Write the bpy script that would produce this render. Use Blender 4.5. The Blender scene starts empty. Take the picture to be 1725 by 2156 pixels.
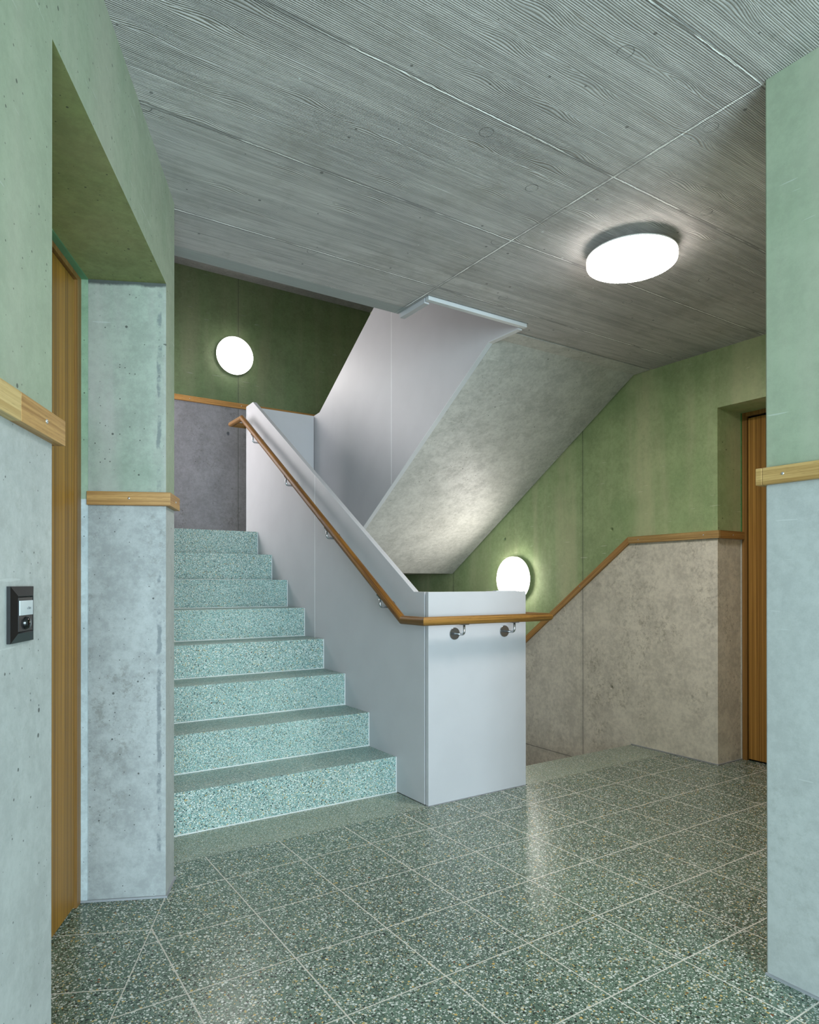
import bpy, bmesh, math, random
from mathutils import Vector, Matrix

C = bpy.context.scene.collection
scene = bpy.context.scene
rad = math.radians

# ------------------------------------------------------------------ camera
W_, H_ = 1725.0, 2156.0
F, CX, CY = 1413.96, 840.0, 1225.09
YAW, PITCH, ROLL, EYE = rad(33.069), rad(0.154), rad(-0.02), 1.0542
d0 = Vector((math.sin(YAW), math.cos(YAW), 0)); r0 = Vector((math.cos(YAW), -math.sin(YAW), 0)); zz = Vector((0, 0, 1))
fwd = d0 * math.cos(PITCH) + zz * math.sin(PITCH)
up0 = -d0 * math.sin(PITCH) + zz * math.cos(PITCH)
rt = r0 * math.cos(ROLL) + up0 * math.sin(ROLL)
upv = -r0 * math.sin(ROLL) + up0 * math.cos(ROLL)
cam_d = bpy.data.cameras.new('camera'); cam = bpy.data.objects.new('camera', cam_d); C.objects.link(cam)
M = Matrix((rt, upv, -fwd)).transposed().to_4x4(); M.translation = (0, 0, EYE)
cam.matrix_world = M
cam_d.sensor_fit = 'HORIZONTAL'; cam_d.sensor_width = 36.0
cam_d.lens = F / W_ * 36.0
cam_d.shift_x = (W_ / 2 - CX) / W_
cam_d.shift_y = (CY - H_ / 2) / W_
cam_d.clip_start = 0.05
scene.camera = cam

# ------------------------------------------------------------------ world, lights, exposure
scene.view_settings.view_transform = 'Standard'
scene.view_settings.look = 'None'
scene.view_settings.gamma = 1.0
scene.view_settings.use_curve_mapping = False
scene.view_settings.exposure = 0.0
scene.cycles.use_denoising = True
scene.cycles.use_adaptive_sampling = True
scene.cycles.adaptive_threshold = 0.05
scene.cycles.max_bounces = 8
scene.cycles.diffuse_bounces = 4
scene.cycles.glossy_bounces = 3
scene.cycles.sample_clamp_indirect = 6.0
w = bpy.data.worlds.new('world'); scene.world = w; w.use_nodes = True
w.node_tree.nodes['Background'].inputs[0].default_value = (0.55, 0.75, 0.9, 1)
w.node_tree.nodes['Background'].inputs[1].default_value = 1.0

def area(name, loc, target, sx, sy, power, col):
    l = bpy.data.lights.new(name, 'AREA'); l.shape = 'RECTANGLE'; l.size = sx; l.size_y = sy; l.energy = power; l.color = col
    o = bpy.data.objects.new(name, l); C.objects.link(o); o.location = loc
    o.rotation_euler = (Vector(target) - Vector(loc)).to_track_quat('-Z', 'Y').to_euler()
    return o
DAY = 395.0
area('daylight', (-0.45, -3.28, 1.25), (-0.45, 0.0, 1.25), 2.7, 2.1, DAY, (0.70, 0.90, 1.0))
STAIR_DAY = 50.0
area('stair_daylight', (0.50, 5.62, 2.55), (3.0, 4.9, 1.4), 0.9, 1.5, STAIR_DAY, (1.0, 0.95, 0.95))
LAMP_CEIL, LAMP_WALL, LAMP_BACK = 92.0, 36.0, 42.0   # front faces of the diffusers
RIM_CEIL, RIM_WALL, RIM_BACK = 15.0, 14.0, 10.0           # their rims
LAMP_COL = (1.0, 0.95, 0.89)

# ------------------------------------------------------------------ fitted dimensions (metres)
R, T, Y0 = 0.18, 0.27128, 2.8573
XS = 1.847                      # stair-side face of the balustrade
YP = 2.582                      # front face of the balustrade front panel
X2 = 2.474
YB1 = 5.05                      # back panel of the balustrade
XR, YR1, XD, ZD = 3.679, 2.2565, 3.927, 2.0756
ZC = 2.4162
YB = 6.214
KX, KY = 0.6376, 2.4537
XN, YN = 1.822, 0.980
AC = rad(25.16); TC = 2.066; C0, C1 = 0.1436, 1.171
DCx, DCy = math.sin(AC), math.cos(AC)
NCx, NCy = -math.cos(AC), math.sin(AC)
ZL = 1.143                      # landing soffit
XL = 0.6376
STOREY = 16 * R

def cp(t, o=0.0, z=0.0):        # a point on the skewed left wall: t back along it, o into it
    return (KX - t * DCx + o * NCx, KY - t * DCy + o * NCy, z)

# ------------------------------------------------------------------ node helpers
class N:
    def __init__(s, name):
        s.m = bpy.data.materials.new(name); s.m.use_nodes = True
        s.t = s.m.node_tree; s.b = s.t.nodes['Principled BSDF']
        s.tc = s.t.nodes.new('ShaderNodeTexCoord'); s.pos = s.tc.outputs['Object']
        s._xyz = None
    def put(s, sock, v):
        if isinstance(v, bpy.types.NodeSocket): s.t.links.new(v, sock)
        elif v is not None:
            if hasattr(sock.default_value, '__len__') and not hasattr(v, '__len__'): v = [v] * len(sock.default_value)
            if hasattr(sock.default_value, '__len__') and len(sock.default_value) == 4 and len(v) == 3: v = (*v, 1)
            sock.default_value = v
    def xyz(s):
        if not s._xyz:
            n = s.t.nodes.new('ShaderNodeSeparateXYZ'); s.put(n.inputs[0], s.pos); s._xyz = n.outputs
        return s._xyz
    def math(s, op, a, b=None, c=None, clamp=False):
        n = s.t.nodes.new('ShaderNodeMath'); n.operation = op; n.use_clamp = clamp
        s.put(n.inputs[0], a)
        if b is not None: s.put(n.inputs[1], b)
        if c is not None: s.put(n.inputs[2], c)
        return n.outputs[0]
    def comb(s, x, y, z):
        n = s.t.nodes.new('ShaderNodeCombineXYZ')
        for i, v in enumerate((x, y, z)): s.put(n.inputs[i], v)
        return n.outputs[0]
    def scale(s, v, sc):
        n = s.t.nodes.new('ShaderNodeVectorMath'); n.operation = 'MULTIPLY'; s.put(n.inputs[0], v); s.put(n.inputs[1], sc); return n.outputs[0]
    def dot(s, v, d):
        n = s.t.nodes.new('ShaderNodeVectorMath'); n.operation = 'DOT_PRODUCT'; s.put(n.inputs[0], v); s.put(n.inputs[1], d); return n.outputs['Value']
    def noise(s, scale, detail=4, rough=0.55, vec=None, dist=0.0):
        n = s.t.nodes.new('ShaderNodeTexNoise'); s.put(n.inputs['Vector'], s.pos if vec is None else vec)
        n.inputs['Scale'].default_value = scale; n.inputs['Detail'].default_value = detail
        n.inputs['Roughness'].default_value = rough; n.inputs['Distortion'].default_value = dist
        return n.outputs['Fac']
    def vor(s, scale, vec=None, feature='F1', rnd=1.0, metric='EUCLIDEAN', dims='3D'):
        n = s.t.nodes.new('ShaderNodeTexVoronoi'); n.voronoi_dimensions = dims; s.put(n.inputs['Vector'], s.pos if vec is None else vec)
        n.feature = feature; n.distance = metric; n.inputs['Scale'].default_value = scale; n.inputs['Randomness'].default_value = rnd
        return n.outputs
    def ramp(s, fac, stops, interp='LINEAR'):
        n = s.t.nodes.new('ShaderNodeValToRGB'); n.color_ramp.interpolation = interp; s.put(n.inputs[0], fac)
        e = n.color_ramp.elements
        while len(e) < len(stops): e.new(0.5)
        for k, (p, c) in enumerate(stops):
            e[k].position = p
            if not hasattr(c, '__len__'): c = (c, c, c)
            e[k].color = (*c[:3], 1)
        return n.outputs[0]
    def mix(s, fac, a, b, mode='MIX'):
        n = s.t.nodes.new('ShaderNodeMix'); n.data_type = 'RGBA'; n.blend_type = mode
        s.put(n.inputs[0], fac); s.put(n.inputs[6], a); s.put(n.inputs[7], b); return n.outputs[2]
    def smooth(s, v, lo, hi, a=0.0, b=1.0):
        n = s.t.nodes.new('ShaderNodeMapRange'); n.interpolation_type = 'SMOOTHSTEP'
        s.put(n.inputs[0], v); n.inputs[1].default_value = lo; n.inputs[2].default_value = hi
        n.inputs[3].default_value = a; n.inputs[4].default_value = b; return n.outputs[0]
    def line(s, v, at, half):   # 1 on a thin line at v == at
        return s.math('LESS_THAN', s.math('ABSOLUTE', s.math('SUBTRACT', v, at)), half)
    def bump(s, h, strength=0.3, dist=0.01):
        n = s.t.nodes.new('ShaderNodeBump'); n.inputs['Strength'].default_value = strength; n.inputs['Distance'].default_value = dist
        s.put(n.inputs['Height'], h); s.t.links.new(n.outputs[0], s.b.inputs['Normal'])
    def out(s, color, rough=0.5, spec=0.5, metal=0.0):
        s.put(s.b.inputs['Base Color'], color); s.put(s.b.inputs['Roughness'], rough)
        s.b.inputs['Specular IOR Level'].default_value = spec; s.b.inputs['Metallic'].default_value = metal
        return s.m

def lin(r, g, b):               # sRGB 0..255 to linear
    f = lambda c: (c / 255 / 12.92) if c / 255 <= 0.04045 else ((c / 255 + 0.055) / 1.055) ** 2.4
    return (f(r), f(g), f(b))

# ------------------------------------------------------------------ materials
def concrete(name, grey=(160, 163, 160), green=(140, 168, 128), band=None, joints=(), streak=0.35, stain=0.5, allgreen=False, calm=False, edge=False):
    n = N(name); x, y, z = n.xyz()
    cloud = n.noise(1.7, 3, 0.6)
    mott = n.math('ADD', n.math('MULTIPLY', n.noise(7.0, 8, 0.78), 0.62), n.math('MULTIPLY', n.noise(38.0, 5, 0.75), 0.38))
    fine = n.noise(70.0, 4, 0.6)
    strk = n.noise(5.0, 4, 0.6, vec=n.scale(n.pos, (1.0, 1.0, 0.10)))
    g = lin(*grey); gr = lin(*green)
    def shade(col, lo, hi):
        if calm: lo, hi = 1 - (1 - lo) * 0.55, 1 + (hi - 1) * 0.55
        return n.mix(n.smooth(mott, 0.38, 0.62), tuple(c * lo for c in col), tuple(min(1, c * hi) for c in col))
    cg = shade(g, 0.80, 1.12)
    # blotchy staining of the bare concrete
    blot = n.math('MULTIPLY', n.smooth(n.noise(30.0, 7, 0.85), 0.49, 0.62), n.smooth(n.noise(3.4, 4, 0.6, vec=n.scale(n.pos, (1, 1, 0.55))), 0.42, 0.66))
    cg = n.mix(n.math('MULTIPLY', blot, stain), cg, tuple(c * 0.42 for c in lin(grey[0], grey[1] - 4, grey[2] - 16)))
    cgr = shade(gr, 0.84, 1.12)
    cgr = n.mix(n.math('MULTIPLY', n.smooth(strk, 0.40, 0.72), streak), cgr, tuple(c * 1.15 for c in lin(green[0] + 30, green[1] + 10, green[2] + 22)))
    cgr = n.mix(n.math('MULTIPLY', n.smooth(cloud, 0.50, 0.70), 0.30), cgr, tuple(c * 0.72 for c in lin(green[0] - 18, green[1], green[2] - 14)))
    cgr = n.mix(n.math('MULTIPLY', blot, stain * 0.35), cgr, tuple(c * 0.5 for c in gr))
    if allgreen: col = cgr
    elif band is None: col = cg
    else:
        if band == 'slope': lim = n.math('SUBTRACT', 1.335, n.math('MULTIPLY', n.math('MAXIMUM', n.math('SUBTRACT', y, 2.865), 0.0), 0.745))
        else: lim = band
        col = n.mix(n.math('GREATER_THAN', z, lim), cg, cgr)
    # pores
    v = n.vor(26.0)
    rnd = n.t.nodes.new('ShaderNodeSeparateColor'); n.put(rnd.inputs[0], v['Color'])
    size = n.math('MULTIPLY', n.math('POWER', rnd.outputs[0], 2.6), 0.115)
    pore = n.math('LESS_THAN', v['Distance'], size)
    v2 = n.vor(70.0)
    rnd2 = n.t.nodes.new('ShaderNodeSeparateColor'); n.put(rnd2.inputs[0], v2['Color'])
    pore2 = n.math('LESS_THAN', v2['Distance'], n.math('MULTIPLY', n.math('POWER', rnd2.outputs[0], 3.0), 0.17))
    pp = n.math('MAXIMUM', pore, pore2)
    col = n.mix(n.math('MULTIPLY', pp, 0.75), col, (0.02, 0.025, 0.02))
    # pale scratches
    sc = n.noise(3.0, 2, 0.4, vec=n.scale(n.pos, (2.0, 2.0, 26.0)))
    col = n.mix(n.math('MULTIPLY', n.smooth(sc, 0.735, 0.76), 0.30), col, tuple(min(1, c * 1.5) for c in g))
    h = n.math('SUBTRACT', n.math('ADD', n.math('MULTIPLY', mott, 0.3), n.math('MULTIPLY', fine, 0.12)), n.math('MULTIPLY', pp, 0.9))
    for ax, at in joints:
        c = {'x': x, 'y': y, 'z': z}[ax]
        wob = n.math('MULTIPLY', n.math('SUBTRACT', n.noise(14.0, 3, 0.6), 0.5), 0.006)
        l = n.line(n.math('ADD', c, wob), at, 0.0028)
        halo = n.smooth(n.math('ABSOLUTE', n.math('SUBTRACT', c, at)), 0.004, 0.035, 1.0, 0.0)
        col = n.mix(n.math('MULTIPLY', halo, 0.12), col, (0.10, 0.11, 0.09))
        col = n.mix(n.math('MULTIPLY', l, 0.62), col, (0.03, 0.035, 0.03))
        h = n.math('SUBTRACT', h, l)
    if edge:      # ragged darker band just under the soffit and a broken arris along the outer edge
        rel = n.t.nodes.new('ShaderNodeVectorMath'); rel.operation = 'SUBTRACT'; n.put(rel.inputs[0], n.pos); rel.inputs[1].default_value = (KX, KY, 0)
        o = n.math('ADD', n.dot(rel.outputs[0], (NCx, NCy, 0)), n.math('MULTIPLY', n.math('SUBTRACT', n.noise(16.0, 4, 0.7), 0.5), 0.022))
        band_ = n.math('MULTIPLY', n.smooth(n.math('ABSOLUTE', n.math('SUBTRACT', o, 0.022)), 0.004, 0.009, 1.0, 0.0), n.smooth(n.noise(7.0, 5, 0.7), 0.47, 0.56))
        col = n.mix(n.math('MULTIPLY', band_, 0.6), col, lin(84, 94, 100))
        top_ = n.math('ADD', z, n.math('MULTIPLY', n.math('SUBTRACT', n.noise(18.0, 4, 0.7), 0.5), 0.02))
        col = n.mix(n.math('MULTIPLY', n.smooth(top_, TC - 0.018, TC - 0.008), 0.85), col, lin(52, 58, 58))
    n.bump(h, 0.35, 0.004)
    return n.out(col, n.smooth(mott, 0.3, 0.7, 0.62, 0.45), 0.35)

def board_concrete():
    n = N('board_marked_concrete'); x, y, z = n.xyz()
    base = lin(194, 190, 187)
    bd = n.math('FLOOR', n.math('DIVIDE', n.math('ADD', y, 0.014), 0.125))
    wn = n.t.nodes.new('ShaderNodeTexWhiteNoise'); wn.noise_dimensions = '1D'; n.put(wn.inputs['W'], bd)
    rv = wn.outputs['Value']
    off = n.math('MULTIPLY', rv, 37.0)
    slow = n.noise(1.0, 2, 0.5, vec=n.comb(n.math('ADD', n.math('MULTIPLY', x, 1.5), off), n.math('MULTIPLY', y, 5.0), off))
    med = n.noise(1.0, 3, 0.5, vec=n.comb(n.math('ADD', n.math('MULTIPLY', x, 5.0), off), n.math('MULTIPLY', y, 26.0), off))
    # knots pull the grain round them
    kv = n.vor(1.0, vec=n.comb(n.math('ADD', n.math('MULTIPLY', x, 2.6), off), n.math('MULTIPLY', y, 7.0), 0.0), dims='2D')
    knot = n.smooth(kv['Distance'], 0.0, 0.30, 1.0, 0.0)
    ph = n.math('ADD', n.math('MULTIPLY', y, 175.0), n.math('ADD', n.math('MULTIPLY', slow, 7.0), n.math('ADD', n.math('MULTIPLY', med, 1.3), n.math('MULTIPLY', knot, 2.4))))
    ring = n.math('ADD', n.math('MULTIPLY', n.math('SINE', n.math('MULTIPLY', ph, 6.2832)), 0.5), 0.5)
    ring = n.math('POWER', ring, 1.6)
    fibre = n.noise(1.0, 3, 0.65, vec=n.comb(n.math('MULTIPLY', x, 9.0), n.math('MULTIPLY', y, 260.0), 0.0))
    patch = n.smooth(n.noise(2.2, 4, 0.6), 0.38, 0.66)
    amp = n.math('ADD', 0.5, n.math('MULTIPLY', patch, 0.6))
    ringa = n.math('MULTIPLY', ring, amp)
    c = n.mix(ringa, tuple(k * 1.10 for k in base), tuple(k * 0.50 for k in base))
    c = n.mix(n.math('MULTIPLY', n.smooth(fibre, 0.42, 0.66), 0.35), c, tuple(k * 0.62 for k in base))
    st1 = n.noise(1.0, 4, 0.65, vec=n.comb(n.math('ADD', n.math('MULTIPLY', x, 1.6), off), n.math('MULTIPLY', y, 48.0), off))
    st2 = n.noise(1.0, 4, 0.7, vec=n.comb(n.math('ADD', n.math('MULTIPLY', x, 4.0), off), n.math('MULTIPLY', y, 120.0), 0.0))
    c = n.mix(n.math('MULTIPLY', n.smooth(st1, 0.48, 0.62), 0.42), c, tuple(k * 0.52 for k in base))
    c = n.mix(n.math('MULTIPLY', n.smooth(st1, 0.46, 0.34), 0.25), c, tuple(min(1, k * 1.3) for k in base))
    c = n.mix(n.math('MULTIPLY', n.smooth(st2, 0.52, 0.62), 0.40), c, tuple(k * 0.50 for k in base))
    c = n.mix(n.math('MULTIPLY', n.smooth(st2, 0.42, 0.34), 0.35), c, tuple(min(1, k * 1.35) for k in base))
    pt = n.vor(9.0, vec=n.comb(x, y, 0.0), dims='2D')
    ptc = n.t.nodes.new('ShaderNodeSeparateColor'); n.put(ptc.inputs[0], pt['Color'])
    pit = n.math('LESS_THAN', pt['Distance'], n.math('MULTIPLY', n.math('POWER', ptc.outputs[0], 4.0), 0.055))
    c = n.mix(n.math('MULTIPLY', pit, 0.7), c, n.mix(n.math('GREATER_THAN', ptc.outputs[1], 0.8), tuple(k * 0.15 for k in base), lin(225, 228, 226)))
    tone = n.math('ADD', 0.93, n.math('MULTIPLY', rv, 0.12))
    c = n.mix(1.0, c, n.comb(tone, tone, tone), 'MULTIPLY')
    blot = n.smooth(n.noise(3.2, 7, 0.72), 0.48, 0.70)
    c = n.mix(n.math('MULTIPLY', blot, 0.45), c, tuple(k * 0.66 for k in lin(168, 162, 150)))
    spot = n.smooth(n.noise(11.0, 6, 0.75), 0.60, 0.72)
    c = n.mix(n.math('MULTIPLY', spot, 0.40), c, tuple(k * 0.45 for k in base))
    kd = n.math('MAXIMUM', n.math('MULTIPLY', n.smooth(kv['Distance'], 0.05, 0.10, 1.0, 0.0), 0.45), n.math('MULTIPLY', n.math('LESS_THAN', n.math('ABSOLUTE', n.math('SUBTRACT', kv['Distance'], 0.11)), 0.012), 0.35))
    c = n.mix(kd, c, tuple(k * 0.6 for k in base))
    rg = n.vor(2.1, vec=n.comb(x, y, 0.0), dims='2D')
    rgc = n.t.nodes.new('ShaderNodeSeparateColor'); n.put(rgc.inputs[0], rg['Color'])
    ringm = n.math('MULTIPLY', n.math('LESS_THAN', n.math('ABSOLUTE', n.math('SUBTRACT', rg['Distance'], 0.045)), 0.0032), n.math('GREATER_THAN', rgc.outputs[0], 0.45))
    c = n.mix(n.math('MULTIPLY', ringm, n.smooth(n.noise(24.0, 2, 0.5), 0.38, 0.55, 0.1, 0.75)), c, tuple(k * 0.25 for k in base))
    # plank seams
    fr = n.math('FRACT', n.math('DIVIDE', n.math('ADD', y, 0.014), 0.125))
    seam = n.math('LESS_THAN', fr, 0.020)
    c = n.mix(n.math('MULTIPLY', seam, n.math('MULTIPLY', rv, 0.34)), c, tuple(k * 1.5 for k in base))
    h = n.math('ADD', n.math('MULTIPLY', ringa, -0.55), n.math('ADD', n.math('MULTIPLY', fibre, -0.35), n.math('MULTIPLY', seam, 0.5)))
    # panel joints: ragged fins of concrete
    wob = n.math('MULTIPLY', n.math('SUBTRACT', n.noise(30.0, 4, 0.7), 0.5), 0.008)
    wob2 = n.math('MULTIPLY', n.math('SUBTRACT', n.noise(3.0, 2, 0.5), 0.5), 0.004)
    yy = n.math('ADD', y, n.math('ADD', wob, wob2))
    fj = n.math('ABSOLUTE', n.math('SUBTRACT', n.math('FRACT', n.math('ADD', n.math('DIVIDE', n.math('SUBTRACT', yy, 1.489), 0.4985), 0.5)), 0.5))
    jy = n.math('LESS_THAN', fj, 0.0056)
    jyd = n.smooth(fj, 0.005, 0.022, 1.0, 0.0)
    jx = n.line(n.math('ADD', x, wob), 1.829, 0.0035)
    jxd = n.smooth(n.math('ABSOLUTE', n.math('SUBTRACT', x, 1.829)), 0.002, 0.012, 1.0, 0.0)
    c = n.mix(n.math('MULTIPLY', n.math('MAXIMUM', jyd, jxd), 0.80), c, tuple(k * 0.24 for k in base))
    lt = n.smooth(n.noise(4.0, 3, 0.6), 0.38, 0.56)
    c = n.mix(n.math('MULTIPLY', n.math('MAXIMUM', jy, jx), n.math('ADD', 0.15, n.math('MULTIPLY', lt, 0.80))), c, tuple(min(1, k * 1.9) for k in base))
    h = n.math('ADD', h, n.math('MULTIPLY', n.math('MAXIMUM', jy, jx), 1.6))
    # smooth margin near the stair opening
    sm = n.math('MULTIPLY', n.smooth(y, 2.745, 2.77), n.math('LESS_THAN', x, 1.86))
    c = n.mix(n.math('MULTIPLY', sm, 0.8), c, lin(148, 154, 152))
    n.bump(n.math('MULTIPLY', h, n.math('SUBTRACT', 1.0, n.math('MULTIPLY', sm, 0.8))), 0.75, 0.0035)
    return n.out(c, 0.6, 0.35)

def terrazzo(name, matrix, scale, white=0.38, grid=None, rough=0.27, plain=False, bright=1.0):
    n = N(name); x, y, z = n.xyz()
    warp = n.t.nodes.new('ShaderNodeTexNoise'); n.put(warp.inputs['Vector'], n.pos); warp.inputs['Scale'].default_value = scale * 1.3; warp.inputs['Detail'].default_value = 2
    wv = n.scale(warp.outputs['Color'], (0.5 / scale,) * 3)
    va = n.t.nodes.new('ShaderNodeVectorMath'); va.operation = 'ADD'; n.put(va.inputs[0], n.pos); n.put(va.inputs[1], wv)
    pv = va.outputs[0]
    m = lin(*matrix); m = tuple(c * bright for c in m)
    col = n.mix(n.smooth(n.noise(2.0, 4, 0.6), 0.35, 0.65), tuple(c * 0.86 for c in m), tuple(c * 1.1 for c in m))
    def layer(col, sc, thr, seed, stops):
        off = n.t.nodes.new('ShaderNodeVectorMath'); off.operation = 'ADD'; n.put(off.inputs[0], pv); off.inputs[1].default_value = (seed, seed * 1.7, seed * 0.3)
        v = n.vor(sc, vec=off.outputs[0])
        s = n.t.nodes.new('ShaderNodeSeparateColor'); n.put(s.inputs[0], v['Color'])
        size = n.math('MULTIPLY', n.math('ADD', 0.35, n.math('MULTIPLY', s.outputs[1], 0.65)), thr)
        chip = n.math('LESS_THAN', v['Distance'], size)
        cc = n.ramp(s.outputs[0], stops, 'CONSTANT')
        return n.mix(chip, col, cc)
    wh = tuple(c * bright for c in lin(208, 212, 206))
    st = [(0.0, tuple(c * 0.30 for c in m)), (0.22, lin(22, 30, 28)), (0.36, tuple(c * 1.5 for c in m)), (0.52, lin(176, 182, 172)), (0.70, wh), (0.92, lin(196, 170, 104)), (0.985, lin(120, 72, 30))]
    col = layer(col, scale * 2.6, 0.55, 3.1, st)
    col = layer(col, scale * 1.5, 0.46, 7.7, st)
    col = layer(col, scale, white, 1.3, [(0.0, lin(170, 176, 166)), (0.30, lin(30, 40, 36)), (0.42, wh), (0.86, lin(205, 196, 168)), (0.94, lin(196, 164, 92)), (0.99, lin(120, 70, 30))])
    g = lin(196, 192, 182); r_ = rough
    lines = []
    if grid == 'main':
        s_ = 0.30175
        fx = n.math('ABSOLUTE', n.math('SUBTRACT', n.math('FRACT', n.math('ADD', n.math('DIVIDE', n.math('SUBTRACT', x, 0.7897), s_), 0.5)), 0.5))
        fy = n.math('ABSOLUTE', n.math('SUBTRACT', n.math('FRACT', n.math('ADD', n.math('DIVIDE', n.math('SUBTRACT', y, 2.3508), s_), 0.5)), 0.5))
        lx = n.math('LESS_THAN', fx, 0.0066)
        ly = n.math('LESS_THAN', fy, 0.0066)
        edge = n.math('LESS_THAN', n.math('ABSOLUTE', n.math('SUBTRACT', y, YP)), 0.0016)
        col = n.mix(n.math('MAXIMUM', lx, ly), col, g)
        col = n.mix(edge, col, lin(96, 88, 78))
        lines = n.math('MAXIMUM', lx, ly)
        r_ = n.math('ADD', rough, n.math('MULTIPLY', lines, 0.4))
    elif grid == 'skew':
        rel = n.t.nodes.new('ShaderNodeVectorMath'); rel.operation = 'SUBTRACT'; n.put(rel.inputs[0], n.pos); rel.inputs[1].default_value = (KX, KY, 0)
        t = n.math('MULTIPLY', n.dot(rel.outputs[0], (DCx, DCy, 0)), -1.0)
        o = n.dot(rel.outputs[0], (NCx, NCy, 0))
        ft = n.math('ABSOLUTE', n.math('SUBTRACT', n.math('FRACT', n.math('ADD', n.math('DIVIDE', n.math('SUBTRACT', t, 0.358), 0.30), 0.5)), 0.5))
        lt_ = n.math('LESS_THAN', ft, 0.0066)
        lo = n.math('LESS_THAN', n.math('ABSOLUTE', o), 0.0030)
        lines = n.math('MAXIMUM', lt_, lo)
        col = n.mix(lines, col, g)
        r_ = n.math('ADD', rough, n.math('MULTIPLY', lines, 0.4))
    return n.out(col, r_, 0.5)

def wood(name, d, a, b, period=0.004, seed=0.0, rough=0.45, stretch=3.0):
    """grain runs along direction d; a and b the light and dark tone"""
    n = N(name); d = Vector(d).normalized()
    up = Vector((0, 0, 1)) if abs(d.z) < 0.9 else Vector((1, 0, 0))
    p1 = d.cross(up).normalized(); p2 = d.cross(p1).normalized()
    al = n.dot(n.pos, d); q1 = n.dot(n.pos, p1); q2 = n.dot(n.pos, p2)
    v = n.comb(n.math('ADD', n.math('MULTIPLY', al, stretch), seed), n.math('DIVIDE', q1, period), n.math('DIVIDE', q2, period))
    g1 = n.noise(1.0, 3, 0.6, vec=v)
    v2 = n.comb(n.math('ADD', n.math('MULTIPLY', al, stretch * 0.6), seed + 5), n.math('DIVIDE', q1, period * 6), n.math('DIVIDE', q2, period * 6))
    g2 = n.noise(1.0, 3, 0.6, vec=v2, dist=0.6)
    f = n.math('ADD', n.math('MULTIPLY', g1, 0.6), n.math('MULTIPLY', g2, 0.4))
    c = n.mix(n.smooth(f, 0.36, 0.64), lin(*b), lin(*a))
    v3 = n.comb(n.math('MULTIPLY', al, stretch * 12), n.math('DIVIDE', q1, period * 0.5), n.math('DIVIDE', q2, period * 0.5))
    c = n.mix(n.math('MULTIPLY', n.smooth(n.noise(1.0, 1, 0.5, vec=v3), 0.60, 0.70), 0.4), c, tuple(k * 0.6 for k in lin(*b)))
    n.bump(g1, 0.12, 0.001)
    return n.out(c, rough, 0.4)

def plain(name, col, rough=0.5, spec=0.5, metal=0.0, var=0.04):
    n = N(name); c = lin(*col)
    cc = n.mix(n.smooth(n.noise(6.0, 3, 0.5), 0.35, 0.65), tuple(k * (1 - var) for k in c), tuple(min(1, k * (1 + var)) for k in c))
    return n.out(cc, rough, spec, metal)

def glow(name, strength, col=LAMP_COL):
    n = N(name); n.out((0.8, 0.8, 0.8), 0.4)
    n.b.inputs['Emission Color'].default_value = (*col, 1); n.b.inputs['Emission Strength'].default_value = strength
    return n.m

MAT = {}
MAT['wall_near'] = concrete('green_glazed_concrete_near', (172, 176, 174), (150, 162, 140), band=1.335, stain=0.2, streak=0.25, calm=True)
MAT['wall_stair'] = concrete('green_glazed_concrete_stair', (218, 211, 196), (160, 178, 130), band='slope', joints=(('y', 3.267), ('y', 4.757), ('z', -0.19)), streak=0.55, stain=0.75)
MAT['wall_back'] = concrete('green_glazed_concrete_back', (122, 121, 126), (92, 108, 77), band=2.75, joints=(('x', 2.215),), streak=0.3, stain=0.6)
MAT['reveal'] = concrete('bare_reveal_concrete', (164, 168, 168), (148, 158, 146), band=1.335, stain=0.5, streak=0.6, edge=True)
MAT['lintel'] = concrete('green_soffit_concrete', (150, 150, 140), (136, 146, 96), allgreen=True, stain=0.9, streak=0.2)
MAT['soffit'] = concrete('smooth_soffit_concrete', (186, 186, 180), stain=0.35)
MAT['soffit_shaded'] = concrete('shade_darkened_concrete', (112, 112, 110), stain=0.4)  # darker copy of the soffit concrete: the upper landing's shade put into its colour
MAT['soffit_pale'] = concrete('pale_concrete', (200, 200, 198), stain=0.2)
MAT['ceiling'] = board_concrete()
MAT['tile'] = terrazzo('green_terrazzo_tiles', (92, 112, 98), 85.0, grid='main')
MAT['tile_skew'] = terrazzo('green_terrazzo_tiles_skewed', (92, 112, 96), 85.0, grid='skew')
MAT['strip'] = terrazzo('fine_green_terrazzo', (124, 140, 124), 150.0, white=0.40)
MAT['step'] = terrazzo('fine_green_terrazzo_step', (122, 154, 150), 150.0, white=0.46, rough=0.4, bright=1.10)
MAT['grout'] = plain('pale_sealant', (206, 208, 206), 0.6)
MAT['skirt'] = plain('grey_floor_seal', (150, 152, 156), 0.5)
MAT['metal'] = plain('grey_lacquered_sheet', (184, 183, 186), 0.5, 0.45, var=0.015)
MAT['metal_edge'] = plain('grey_lacquered_edge', (196, 198, 200), 0.45, 0.4, var=0.02)
MAT['seam'] = plain('pale_seam', (232, 232, 232), 0.5)
MAT['gap'] = plain('dark_gap', (22, 22, 22), 0.9, 0.1)
MAT['steel'] = plain('brushed_steel', (176, 178, 180), 0.24, 0.5, 1.0)
MAT['screw'] = plain('steel_screw', (205, 208, 212), 0.25, 0.5, 0.8)
MAT['black'] = plain('black_plastic', (15, 16, 18), 0.30, 0.5, var=0.1)
MAT['black_in'] = plain('black_matt_plastic', (34, 33, 34), 0.45, 0.4, var=0.1)
MAT['gloss'] = plain('black_glossy_button', (8, 8, 9), 0.08, 0.6)
MAT['paper'] = plain('white_name_card', (176, 186, 190), 0.25, 0.6)
MAT['ink'] = plain('grey_ink', (96, 104, 108), 0.7)
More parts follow.
